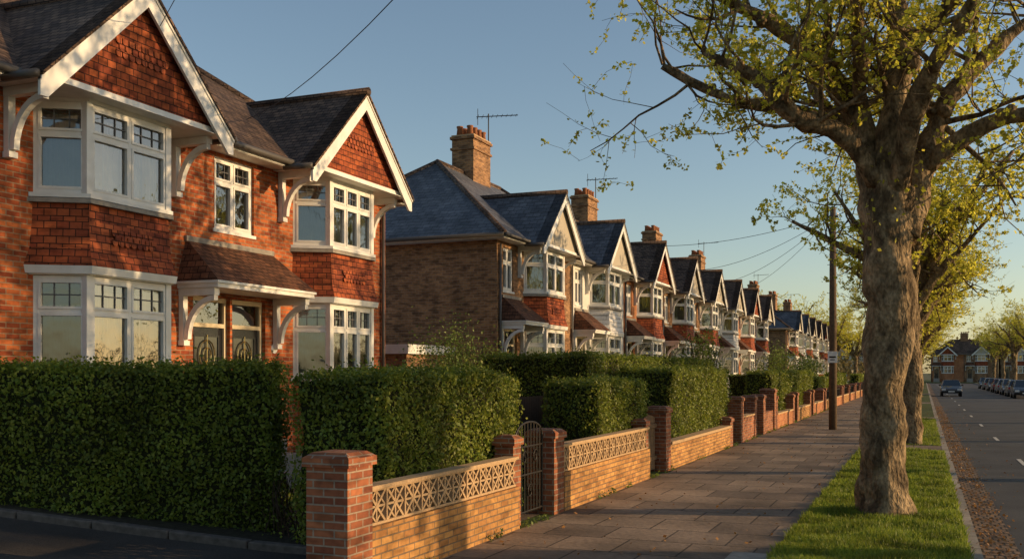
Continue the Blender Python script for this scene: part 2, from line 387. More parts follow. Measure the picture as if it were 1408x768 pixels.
GA = 7.64; GF_ = 5.9; GH = 1.83
def gable(b, yc, face, roof, det=1):
    sl = (GA - GF_) / GH
    xf = -10.5
    b.extr(face, [(xf, yc - GH + .1, 5.80), (xf, yc + GH - .1, 5.80), (xf, yc + GH - .1, 5.85), (xf, yc, GA - .12), (xf, yc - GH + .1, 5.85)], (-.05, 0, 0))
    if face == 'gable_face' and det > 1:
        for r in range(3):
            za = 6.45 + r * .09
            for k in range(8):
                yy = yc - .44 + k * .125 + (.06 if r % 2 else 0)
                b.extr('fishscale_tiles', [(xf + .002, yy - .052, za + .1), (xf + .006, yy - .052, za + .03), (xf + .01, yy - .025, za), (xf + .01, yy + .025, za), (xf + .006, yy + .052, za + .03), (xf + .002, yy + .052, za + .1)], (.012, 0, 0))
    b.box('soffit', XW, xf + .1, yc - GH + .02, yc + GH - .02, 5.79, 5.798)
    b.box('bargeboards', xf, xf + .03, yc - GH + .12, yc + GH - .12, 5.80, 5.9)
    for s in (-1, 1):
        yo = yc + s * (GH + .08); zo = GF_ - .08 * sl
        def pt(y, z): return (xf + .1, y, z)
        b.extr('bargeboards', [pt(yc, GA - .04), pt(yo, zo - .04), pt(yo, zo - .30), pt(yo - s * .12, zo - .30), pt(yc, GA - .36)], (.045, 0, 0))
        b.extr('bargeboards', [pt(yc, GA - .02), pt(yo, zo - .02), pt(yo, zo - .10), pt(yc, GA - .10)], (.065, 0, 0))
        lb = -(10.9 + (GA - 5.95) / .74)
        A = [(xf + .19, yc, GA), (xf + .19, yo, zo), (-10.95 - .1, yo, zo), (lb - .25, yc, GA)]
        b.poly(roof, A if s > 0 else A[::-1])
        b.extr('verge_edge', [(xf + .19, yc, GA), (xf + .19, yo, zo), (xf + .19, yo, zo - .05), (xf + .19, yc, GA - .05)], (-.35, 0, 0))
        b.tube('gutters', [(xf + .15, yo + s * .05, zo - .03), (-10.95, yo + s * .05, zo - .03)], .055, 6)
    b.tube('ridge_tiles', [(xf + .2, yc, GA + .01), (-(10.9 + (GA - 5.95) / .74) - .1, yc, GA + .01)], .085, 8)

def mainroof(b, y0, y1, roof, slope=.74):
    e0, e1 = y0 - .4, y1 + .4; xf, xb = -10.9, -19.4; z = 5.95; run = (xf - xb) / 2
    xr = (xf + xb) / 2; zr = z + run * slope
    a, c = e0 + run, e1 - run
    b.poly(roof, [(xf, e0, z), (xf, e1, z), (xr, c, zr), (xr, a, zr)])
    b.poly(roof, [(xb, e1, z), (xb, e0, z), (xr, a, zr), (xr, c, zr)])
    b.poly(roof, [(xb, e0, z), (xf, e0, z), (xr, a, zr)]); b.poly(roof, [(xf, e1, z), (xb, e1, z), (xr, c, zr)])
    b.tube('ridge_tiles', [(xr, a, zr), (xr, c, zr)], .1, 8)
    for p, q in (((xf, e0, z), (xr, a, zr)), ((xf, e1, z), (xr, c, zr)), ((xb, e0, z), (xr, a, zr)), ((xb, e1, z), (xr, c, zr))):
        b.tube('ridge_tiles', [p, q], .085, 8)
    b.box('fascia', xf - .03, xf - .004, e0 + .03, e1 - .03, 5.82, z - .02)
    b.box('fascia', xb, xf - .03, e0 + .002, e0 + .028, 5.82, z - .02); b.box('fascia', xb, xf - .03, e1 - .028, e1 - .002, 5.82, z - .02)
    b.box('soffit', xb, xf - .03, e0 + .03, e1 - .03, 5.81, 5.818)
    b.tube('gutters', [(xf + .05, e0, z - .05), (xf + .05, e1, z - .05)], .06, 6)
    b.tube('gutters', [(xf, e0 - .05, z - .05), (xb, e0 - .05, z - .05)], .06, 6)
    return xr, zr

def chimney(b, yc, xr, zr, hw=.75, top=10.3, aerial=False):
    b.box('chimney_stack', xr - .42, xr + .42, yc - hw, yc + hw, zr - 1.4, top)
    b.box('chimney_stack', xr - .47, xr + .47, yc - hw - .05, yc + hw + .05, top - .38, top - .3)
    b.box('chimney_stack', xr - .48, xr + .48, yc - hw - .06, yc + hw + .06, top + .002, top + .1)
    b.box('chimney_cap', xr - .44, xr + .44, yc - hw - .01, yc + hw + .01, top + .1, top + .16)
    for i in range(4):
        for j in (-1, 1):
            y = yc - hw + .2 + (2 * hw - .4) * i / 3
            b.tube('chimney_pots', [(xr + j * .2, y, top + .15), (xr + j * .2, y, top + .42), (xr + j * .2, y, top + .45), (xr + j * .2, y, top + .5)], [.13, .1, .125, .12], 10)
    if aerial:
        x, y = xr + .3, yc + hw + .1
        b.tube('tv_aerial', [(x, y, top - .6), (x, y, top + 1.25)], .022, 5)
        D = Vector((.85, .5, .08)).normalized(); c = Vector((x, y, top + 1.15))
        b.tube('tv_aerial', [c - D * .45, c + D * 1.1], .018, 5)
        side = Vector((-D.y, D.x, 0))
        for k in range(9):
            q = c + D * (-.4 + k * .18); w = .3 - .015 * k
            b.tube('tv_aerial', [q - side * w, q + side * w], .009, 4)
            if k == 0: b.tube('tv_aerial', [q + Vector((0, 0, -.3)), q + Vector((0, 0, .3))], .012, 4)

def door(b, y, z0, z1, part='door_leaf', hw=.42, det=2):
    xi = XW - .13
    b.box('door_frame', xi - .06, xi + .05, y - hw - .06, y - hw, z0, z1); b.box('door_frame', xi - .06, xi + .05, y + hw, y + hw + .06, z0, z1)
    b.box('door_frame', xi - .058, xi + .048, y - hw, y + hw, z1 - .08, z1); zt = z0 + 1.98
    b.box('door_frame', xi - .058, xi + .048, y - hw, y + hw, zt, zt + .07)
    b.poly(GL, [(xi, y - hw, zt + .07), (xi, y + hw, zt + .07), (xi, y + hw, z1 - .08), (xi, y - hw, z1 - .08)])
    b.box(part, xi - .05, xi, y - hw, y + hw, z0, zt)
    for (a, c) in ((.15, .8),):
        b.box(part, xi, xi + .015, y - hw + .1, y - .03, z0 + a, z0 + c); b.box(part, xi, xi + .015, y + .03, y + hw - .1, z0 + a, z0 + c)
    b.poly('door_glazing', [(xi + .004, y - hw + .12, z0 + 1.0), (xi + .004, y + hw - .12, z0 + 1.0), (xi + .004, y + hw - .12, z0 + 1.82), (xi + .004, y - hw + .12, z0 + 1.82)])
    b.box(part, xi + .005, xi + .02, y - hw + .09, y + hw - .09, z0 + .97, z0 + 1.0); b.box(part, xi + .005, xi + .02, y - hw + .09, y + hw - .09, z0 + 1.82, z0 + 1.85)
    b.box(part, xi + .005, xi + .018, y - hw + .09, y - hw + .12, z0 + 1.0, z0 + 1.82); b.box(part, xi + .005, xi + .018, y + hw - .12, y + hw - .09, z0 + 1.0, z0 + 1.82)
    if det > 1:
        for (r, zc) in ((.2, 1.5), (.1, 1.5), (.13, 1.2)):
            pts = [(xi + .03, y + r * math.cos(t), z0 + zc + r * 1.3 * math.sin(t)) for t in np.linspace(0, 2 * math.pi, 15)]
            b.tube('door_ironwork', pts, .012, 5)
        b.tube('door_ironwork', [(xi + .03, y, z0 + .95), (xi + .03, y, z0 + 1.85)], .012, 5)
        b.box('letterbox', xi + .016, xi + .03, y - .13, y + .13, z0 + .86, z0 + .92)
    b.box('steps', XW - .12, XW + .4, y - .6, y + .6, 0, z0 - .005); b.box('steps', XW + .4, XW + .75, y - .6, y + .6, 0, z0 * .66); b.box('steps', XW + .75, XW + 1.1, y - .6, y + .6, 0, z0 * .33)

def porch(b, ya, yb, ztop=4.22, zb=3.5, proj=.85):
    x1 = XW + proj; h = .25
    top = [(XW, ya + h, ztop), (XW, yb - h, ztop)]
    b.poly('porch_roof', [(x1, ya, zb), (x1, yb, zb), top[1], top[0]])
    b.poly('porch_roof', [(XW, ya, zb), (x1, ya, zb), top[0]]); b.poly('porch_roof', [(x1, yb, zb), (XW, yb, zb), top[1]])
    b.box('porch_fascia', XW, x1 - .03, ya + .03, yb - .03, zb - .12, zb - .012)
    b.box('porch_fascia', XW, x1 + .0, ya, yb, zb - .05, zb - .008)
    b.box('bay_flashing', XW, XW + .05, ya + h - .05, yb - h + .05, ztop - .04, ztop + .05)
    for y in (ya + .12, yb - .12): bracket(b, y, zb - .122, .85, proj - .12)

def house(b, y0, y1, units, det=2, chim=None, aerial=False, roof='roof'):
    for u in units:
        yc = u['bay']; ops = [(yc - 1.02, yc + 1.02, 1.95, 3.3), (yc - 1.02, yc + 1.02, 4.52, 5.7)]
        for (a, c, e, f) in u['win']: ops.append((a, c, e, f))
        for y in u['doors']: ops.append((y - .48, y + .48, .8, 3.3))
        wall_grid(b, u['wall'], XW, u['y0'], u['y1'], 0, 5.85, ops)
        for (a, c, e, f) in u['win']:
            window(b, (XW - .05, a), (XW - .05, c), (1, 0), e, f, 2 if c - a < 1.3 else 3, det)
        for y in u['doors']: door(b, y, .8, 3.3, u.get('door', 'door_leaf'), det=det)
        bay(b, yc, u['nf'], u['skirt'], u['wall'], det)
        gable(b, yc, u['gable'], roof)
        for s in (-1, 1): bracket(b, yc + s * 1.6, 5.785, .85, .72)
        if u.get('porch'): porch(b, *u['porch'])
    w0 = units[0]['wall']; w1 = units[-1]['wall']
    w0 = units[0].get('flank', w0)
    b.poly(w0, [(XK, y0, 0), (XW, y0, 0), (XW, y0, 5.85), (XK, y0, 5.85)]); b.poly(w1, [(XW, y1, 0), (XK, y1, 0), (XK, y1, 5.85), (XW, y1, 5.85)])
    b.poly(w0, [(XK, y1, 0), (XK, y0, 0), (XK, y0, 5.85), (XK, y1, 5.85)])
    for z in (.75, 3.42, 3.9): b.poly('floors', [(XK, y0 + .01, z), (XW - .3, y0 + .01, z), (XW - .3, y1 - .01, z), (XK, y1 - .01, z)])
    b.poly('floors', [(XW - 2.2, y0 + .01, .75), (XW - 2.2, y1 - .01, .75), (XW - 2.2, y1 - .01, 5.8), (XW - 2.2, y0 + .01, 5.8)])
    xr, zr = mainroof(b, y0, y1, roof)
    if chim: chimney(b, chim, xr, zr, aerial=aerial)

MM = dict(walls='brick_red', walls_b='brick_red', skirt='tile_red', gable_face='tile_red', fishscale_tiles='tile_red', roof='roof_brown', window_frames='paint', window_glass='glass',
          leaded_bars='lead', curtains='curtain', net_curtains='net', brackets='paint', bay_slabs='paint', bay_flashing='stone', soffit='paint',
          bargeboards='paint', verge_edge='roof_brown', gutters='gutter', ridge_tiles='roof_brown', fascia='paint', chimney_stack='brick_brown',
          chimney_cap='concrete', chimney_pots='pot', tv_aerial='iron', door_frame='cream', door_leaf='door', door_glazing='carglass', door_ironwork='brass',
          letterbox='brass', steps='stone', porch_roof='roof_porch', porch_fascia='paint', floors='dark', downpipe='gutter', rooflight='carglass', rooflight_frame='gutter',
          house_number='sign')

b = B()
W = (13.9, 15.0, 4.49, 5.84 - .09)
def house1():
    ops = []
    for yc in (11.3, 17.4): ops += [(yc - 1.02, yc + 1.02, 1.95, 3.3), (yc - 1.02, yc + 1.02, 4.52, 5.7)]
    ops += [W] + [(y - .48, y + .48, .8, 3.3) for y in (13.84, 14.86)]
    wall_grid(b, 'walls', XW, 8.9, 19.8, 0, 5.85, ops)
    window(b, (XW - .05, W[0]), (XW - .05, W[1]), (1, 0), W[2], W[3], 2, 2)
    for y in (13.84, 14.86): door(b, y, .8, 3.3)
    for yc, nf in ((11.3, 2), (17.4, 3)):
        bay(b, yc, nf, 'skirt', 'walls', 2); gable(b, yc, 'gable_face', 'roof', 2)
        for s in (-1, 1): bracket(b, yc + s * 1.6, 5.785, .85, .72)
    porch(b, 12.95, 15.75)
    b.poly('walls', [(XK, 8.9, 0), (XW, 8.9, 0), (XW, 8.9, 5.85), (XK, 8.9, 5.85)]); b.poly('walls', [(XW, 19.8, 0), (XK, 19.8, 0), (XK, 19.8, 5.85), (XW, 19.8, 5.85)])
    b.poly('walls', [(XK, 19.8, 0), (XK, 8.9, 0), (XK, 8.9, 5.85), (XK, 19.8, 5.85)])
    for z in (.75, 3.42, 3.9): b.poly('floors', [(XK, 8.91, z), (XW - .3, 8.91, z), (XW - .3, 19.79, z), (XK, 19.79, z)])
    b.poly('floors', [(XW - 2.2, 8.91, .75), (XW - 2.2, 19.79, .75), (XW - 2.2, 19.79, 5.8), (XW - 2.2, 8.91, 5.8)])
    xr, zr = mainroof(b, 8.9, 19.8, 'roof'); chimney(b, 13.5, xr, zr, top=10.1)
    b.tube('downpipe', [(XW + .06, 19.6, 5.7), (XW + .06, 19.6, .2)], .04, 8)
    b.tube('downpipe', [(XW + .06, 9.15, 5.7), (XW + .06, 9.15, .2)], .04, 8)
    s = .74; x0, x1 = -12.6, -13.4; z = lambda x: 5.95 + (-10.9 - x) * s
    for part, g, h in (('rooflight_frame', 0, .05), ('rooflight', .06, .056)):
        b.poly(part, [(x0 - g, 13.9 + g, z(x0 - g) + h), (x0 - g, 14.7 - g, z(x0 - g) + h), (x1 + g, 14.7 - g, z(x1 + g) + h), (x1 + g, 13.9 + g, z(x1 + g) + h)])
    b.tube('house_number', [(XW, 15.6, 2.45), (XW + .02, 15.6, 2.45)], .09, 16)
house1()
b.finish('brick_house', MM, smooth=('ridge_tiles', 'gutters', 'chimney_pots', 'downpipe'))

def pair(wallA, wallB, skA, skB, gA, gB, roofm, det, aerial=False, loc=26.2, mm=None):
    global b
    b = B()
    us = []
    for i, (w, sk, g) in enumerate(((wallA, skA, gA), (wallB, skB, gB))):
        o = 6.5 * i
        us.append(dict(y0=o, y1=o + 6.5, bay=o + 3.25, nf=2, win=[(o + .45, o + 1.25, 4.4, 5.65)], doors=[o + 1.05],
                       wall=w, skirt=sk, gable=g, porch=(o + .15, o + 1.98)))
    us[0]['flank'] = 'walls_flank'
    house(b, 0, 13, us, det, chim=6.6, aerial=aerial)
    b.tube('downpipe', [(XW + .06, 6.45, 5.7), (XW + .06, 6.45, .2)], .04, 8)
    b.tube('downpipe', [(XW + .06, .12, 5.7), (XW + .06, .12, .2)], .04, 8)
    m2 = dict(MM); m2.update(walls_flank='brick_brown', roof=roofm, ridge_tiles='roof_brown', verge_edge=roofm, walls_b='render_white', skirt_b='clapboard',
                             gable_b='pebbledash', walls='brick_brown', walls_o='brick_orange')
    if mm: m2.update(mm)
    return b.finish('brick_house', m2, loc=(0, loc, 0), smooth=('ridge_tiles', 'gutters', 'chimney_pots', 'downpipe'))
hA = pair('walls', 'walls_b', 'skirt', 'skirt_b', 'gable_b', 'gable_b', 'roof_slate', 2, True, 26.2)
hB = pair('walls_o', 'walls', 'skirt', 'skirt', 'gable_face', 'gable_b', 'roof_brown', 1, True, 39.2)
hC = pair('walls', 'walls_b', 'skirt', 'skirt_b', 'gable_b', 'gable_b', 'roof_brown', 1, False, 52.2)
dup(hB, (0, 65.2, 0))
dup(hA, (0, 91, 0)); dup(hC, (0, 104, 0)); dup(hB, (0, 117, 0))
for x0, h in ((-27, hC), (-13.5, hB), (1.5, hB), (15, hC), (29, hB)):
    dup(h, (x0, 232 - 11.3, 0), -math.pi / 2)
# ------------------------------------------------------------------ ground
def sheet(name, x0, x1, y0, y1, z, mat, z0=None):
    q = B()
    if z0 is None: q.poly('s', [(x0, y0, z), (x1, y0, z), (x1, y1, z), (x0, y1, z)])
    else: q.box('s', x0, x1, y0, y1, z0, z)
    return q.single(name, {'s': mat})
sheet('ground', -3000, 3000, -3000, 3000, -.2, 'ground')
sheet('road', .6, 9, -60, 212, -.12, 'asphalt')
sheet('side_road', -200, 200, 212, 219, -.124, 'asphalt')
sheet('gutter_setts', .6, 1.05, -60, 212, -.115, 'setts')
sheet('garden_lawn', -70, -4.8, -60, 210, 0, 'lawn', -.3)
sheet('pavement', -4.8, -1.45, -60, 210, 0, 'pave', -.3)
sheet('far_pavement', 9.15, 12, -60, 210, 0, 'pave', -.3)
sheet('far_garden', 12, 90, -60, 210, 0, 'lawn', -.3)
sheet('end_garden', -200, 200, 219, 300, 0, 'lawn', -.3)
q = B(); q.box('k', .45, .6, -60, 210, -.3, .005); q.single('kerb', {'k': 'kerb'})
q = B(); q.box('k', 9.0, 9.15, -60, 210, -.3, .005); q.single('kerb', {'k': 'kerb'})
q = B()
for y in range(-20, 200, 9): q.poly('m', [(2.1, y + .5, -.114), (2.2, y + .5, -.114), (2.2, y + 2.3, -.114), (2.1, y + 2.3, -.114)])
q.single('road_marking', {'m': 'marking'})
vs = [(10.6, 27.6), (29.6, 46.5), (48.5, 70), (73, 100), (103, 140), (143, 209)]
prev = -60
for (a, c) in vs:
    sheet('pavement_crossing', -1.45, .45, prev, a, .002, 'pave', -.3); prev = c
    sheet('verge', -1.45, .45, a, c, .004, 'verge', -.3)
sheet('paving_slab', -1.95, -1.2, 10.1, 11.1, .03, 'stone', -.05)

XS = [-4.8, -5.6, -6.6, -8.0, -9.0, -10.1, -11.2, -13.0, -16.0, -30.0]
ZS = [.005, .015, .07, .20, .30, .41, .48, .52, .55, .55]
def gz(x): return float(np.interp(-x, [-v for v in XS], ZS))
def ky(x): return 9.27 + (x + 5.2) * .235
q = B()
for i in range(len(XS) - 1):
    a, c = XS[i], XS[i + 1]
    q.poly('d', [(a, -30, gz(a)), (a, ky(a), gz(a)), (c, ky(c), gz(c)), (c, -30, gz(c))])
q.single('driveway', {'d': 'drive'})
q = B()
for i in range(len(XS) - 2):
    a, c = XS[i] - .1 * (i == 0), XS[i + 1]; ya, yc_ = 11.2, 11.2
    q.poly('d', [(a, ky(a), gz(a) + .03), (a, ya, gz(a) * .8 + .02), (c, yc_, gz(c) * .8 + .02), (c, ky(c), gz(c) + .03)])
q.single('garden_soil', {'d': 'soil'})
q = B(); x = -5.0
while x > -17:
    x2 = x - .9; e = random.uniform(-.006, .006); w_ = .13
    q.hexa('k', [(x, ky(x), gz(x) - .1), (x, ky(x) + w_, gz(x) - .1), (x2 + .015, ky(x2) + w_, gz(x2) - .1), (x2 + .015, ky(x2), gz(x2) - .1),
                 (x, ky(x), gz(x) + .085 + e), (x, ky(x) + w_, gz(x) + .085 + e), (x2 + .015, ky(x2) + w_, gz(x2) + .085 + e), (x2 + .015, ky(x2), gz(x2) + .085 + e)]); x = x2
q.finish('driveway_kerb', {'k': 'kerbdark'}, bevel={'k': .02})
q = B(); q.poly('g', [(-11.3, 13.9, .006), (-11.3, 14.8, .006), (-5.0, 13.2, .006), (-5.0, 12.2, .006)]); q.single('garden_path', {'g': 'pave'})

# ------------------------------------------------------------------ leaves
def leaf_arrays(P, size, aspect=.6, nrm=None, jit=1.0):
    n = len(P); a = rng.normal(size=(n, 3))
    if nrm is not None:
        w = nrm + rng.normal(size=(n, 3)) * jit; w /= np.linalg.norm(w, axis=1, keepdims=True)
        a -= w * np.sum(a * w, axis=1, keepdims=True)
    a /= np.linalg.norm(a, axis=1, keepdims=True)
    if nrm is None: w = rng.normal(size=(n, 3))
    bb = np.cross(a, w); bb /= np.linalg.norm(bb, axis=1, keepdims=True) + 1e-9
    s = (size * rng.uniform(.6, 1.3, n))[:, None]
    V = np.stack([P - a * s * .5, P + bb * s * aspect * .5, P + a * s * .5, P - bb * s * aspect * .5], 1).reshape(-1, 3)
    F = np.arange(4 * n).reshape(-1, 4)
    return V, F

def leaf_add(b, part, V, F):
    v, f = b.g(part); o = len(v); v.extend(map(tuple, V.tolist())); f.extend(map(tuple, (F + o).tolist()))

def single_fast(b, name, mm, loc=(0, 0, 0), smooth=()):
    me = bpy.data.meshes.new(name); V = []; F = []; mi = []; sm = []
    for k, (part, (v, f)) in enumerate(b.p.items()):
        o = len(V); V += v; F += [tuple(i + o for i in q) for q in f] if o else f; mi += [k] * len(f); sm += [part in smooth] * len(f)
        me.materials.append(M[mm.get(part, part)])
    me.from_pydata(V, [], F); me.polygons.foreach_set('material_index', mi); me.polygons.foreach_set('use_smooth', sm); me.update()
    o = bpy.data.objects.new(name, me); COL.objects.link(o); o.location = loc
    return o

def bulge(P, amp=.05):
    out = np.empty_like(P)
    for i, p in enumerate(P):
        v = noise.noise_vector(Vector(p) * 1.3); w = noise.noise_vector(Vector(p) * 4)
        out[i] = (p[0] + v.x * amp * 1.6 + w.x * amp * .8, p[1] + v.y * amp * 1.6 + w.y * amp * .8, p[2] + v.z * amp + w.z * amp * .5)
    return out

def hedge(x0, x1, y0, y1, h, dens=1500, size=.05, name='hedge', rotz=0, piv=None, z0=0.0):
    q = B(); st = .14 if dens > 600 else .3
    faces = [((x0, y0), (x1, y0), (0, -1, 0)), ((x1, y0), (x1, y1), (1, 0, 0)), ((x1, y1), (x0, y1), (0, 1, 0)), ((x0, y1), (x0, y0), (-1, 0, 0))]
    ins = .07
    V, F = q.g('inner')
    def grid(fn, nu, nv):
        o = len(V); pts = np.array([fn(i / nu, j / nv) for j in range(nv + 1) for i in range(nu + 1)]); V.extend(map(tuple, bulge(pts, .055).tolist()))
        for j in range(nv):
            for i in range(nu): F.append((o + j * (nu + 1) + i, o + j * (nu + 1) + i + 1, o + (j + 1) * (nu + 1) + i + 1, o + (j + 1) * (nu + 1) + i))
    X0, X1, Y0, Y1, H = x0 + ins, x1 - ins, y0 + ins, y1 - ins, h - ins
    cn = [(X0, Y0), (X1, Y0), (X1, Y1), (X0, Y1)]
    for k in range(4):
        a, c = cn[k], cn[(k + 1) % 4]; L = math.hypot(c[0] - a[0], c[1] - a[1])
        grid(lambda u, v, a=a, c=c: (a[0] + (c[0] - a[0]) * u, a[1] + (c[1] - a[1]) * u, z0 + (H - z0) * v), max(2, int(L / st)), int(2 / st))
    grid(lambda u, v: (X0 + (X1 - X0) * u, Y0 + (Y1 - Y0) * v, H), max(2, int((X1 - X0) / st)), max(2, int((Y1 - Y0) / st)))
    allP = []; allN = []
    for (a, c, n) in faces:
        L = math.hypot(c[0] - a[0], c[1] - a[1]); dd = dens * (1 if (n[1] == -1 or n[0] == 1) else .35)
        k = int(L * (h - z0) * dd); u = rng.random(k); v = rng.random(k)
        off = rng.normal(0, .042, k)
        P = np.stack([a[0] + (c[0] - a[0]) * u + n[0] * (off - .02), a[1] + (c[1] - a[1]) * u + n[1] * (off - .02), z0 + (h - z0) * v], 1)
        allP.append(P); allN.append(np.tile(n, (k, 1)))
    k = int((x1 - x0) * (y1 - y0) * dens * 1.0)
    P = np.stack([x0 + (x1 - x0) * rng.random(k), y0 + (y1 - y0) * rng.random(k), h + rng.normal(-.01, .035, k)], 1)
    allP.append(P); allN.append(np.tile((0, 0, 1.), (k, 1)))
    k = int((x1 - x0 + .4) * (y1 - y0 + .4) * dens * .08)
    P = np.stack([x0 + (x1 - x0) * rng.random(k), y0 + (y1 - y0) * rng.random(k), h + np.abs(rng.normal(.03, .06, k))], 1)
    allP.append(P); allN.append(np.tile((0, 0, 1.), (k, 1)))
    P = bulge(np.concatenate(allP), .055); NN = np.concatenate(allN).astype(float)
    leaf_add(q, 'leaves', *leaf_arrays(P, size, .62, NN, .8))
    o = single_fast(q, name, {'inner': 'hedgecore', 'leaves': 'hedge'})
    if piv is not None:
        ca, sa = math.cos(rotz), math.sin(rotz)
        o.location = (piv[0] - ca * piv[0] + sa * piv[1], piv[1] - sa * piv[0] - ca * piv[1], 0); o.rotation_euler = (0, 0, rotz)
    return o

hedge(-13.0, -7.12, 9.72, 10.55, 2.07, 1900, .052, rotz=math.atan(.36), piv=(-7.12, 9.72))
hedge(-6.35, -5.2, 9.15, 12.9, 1.97, 2200, .05)
hedge(-6.15, -5.14, 16.3, 19.6, 1.83, 1500, .055)
hedge(-6.4, -5.14, 21.8, 28.6, 2.06, 1000, .06)
hedge(-9.1, -6.55, 20.2, 21.0, 2.37, 1000, .06)
hedge(-7.35, -6.6, 21.05, 34, 2.37, 600, .07)
hedge(-6.1, -5.14, 37.5, 52, 2.0, 500, .08)
hedge(-6.0, -5.2, 56, 63, 1.7, 250, .1); hedge(-6.0, -5.2, 68, 76, 1.9, 200, .12); hedge(-6.0, -5.2, 92, 104, 1.8, 120, .16)
hedge(-9.5, -6.2, 52.5, 53.2, 1.9, 250, .1)

q = B()
for i in range(60):
    x = random.uniform(-7.2, -6.4); y = random.uniform(9.6, 10.4); p = Vector((x, y, 0)); pts = [tuple(p)]
    for k in range(4):
        p = p + Vector((random.uniform(-.13, .1), random.uniform(-.1, .1), random.uniform(.12, .26))); pts.append(tuple(p))
    q.tube('stems', pts, [.012, .01, .008, .006, .003], 4)
P = np.stack([rng.uniform(-7.4, -6.4, 900), rng.uniform(9.5, 10.4, 900), rng.random(900) ** 1.4 * .9], 1)
leaf_add(q, 'leaves', *leaf_arrays(P, .05))
single_fast(q, 'twiggy_shrub', {'stems': 'twig', 'leaves': 'hedge'})

def shrub(x, y, h, r, n=2500, size=.07, mat='shrub', name='garden_shrub'):
    q = B()
    for i in range(14):
        a = random.uniform(0, 6.28); rr = r * random.uniform(.3, .9)
        q.tube('stems', [(0, 0, 0), (rr * .4 * math.cos(a), rr * .4 * math.sin(a), h * .4), (rr * math.cos(a), rr * math.sin(a), h * random.uniform(.7, 1))], [.03, .02, .006], 4)
    Ps = []
    for i in range(16):
        a = random.uniform(0, 6.28); rr = r * random.uniform(0, .8); c = np.array([rr * math.cos(a), rr * math.sin(a), h * random.uniform(.35, .9)])
        Ps.append(c + rng.normal(size=(n // 16, 3)) * np.array([r * .25, r * .25, h * .11]))
    P = np.concatenate(Ps); P[:, 2] = np.clip(P[:, 2], .05, None)
    leaf_add(q, 'leaves', *leaf_arrays(P, size))
    return single_fast(q, name, {'stems': 'twig', 'leaves': mat}, (x, y, 0))
shrub(-10.9, 22.6, 3.3, 1.1, 4500); shrub(-9.6, 22.2, 2.8, .6, 1800)
shrub(-8.3, 40.5, 3.6, 1.0, 2500, .1); shrub(-8.5, 64, 3.4, 1.5, 2500, .12); shrub(-8.5, 82, 3.6, 1.8, 2500, .14); shrub(-9, 86, 3.0, 1.6, 2500, .14)
shrub(-8.2, 18.9, 1.5, .6, 1500, .05)

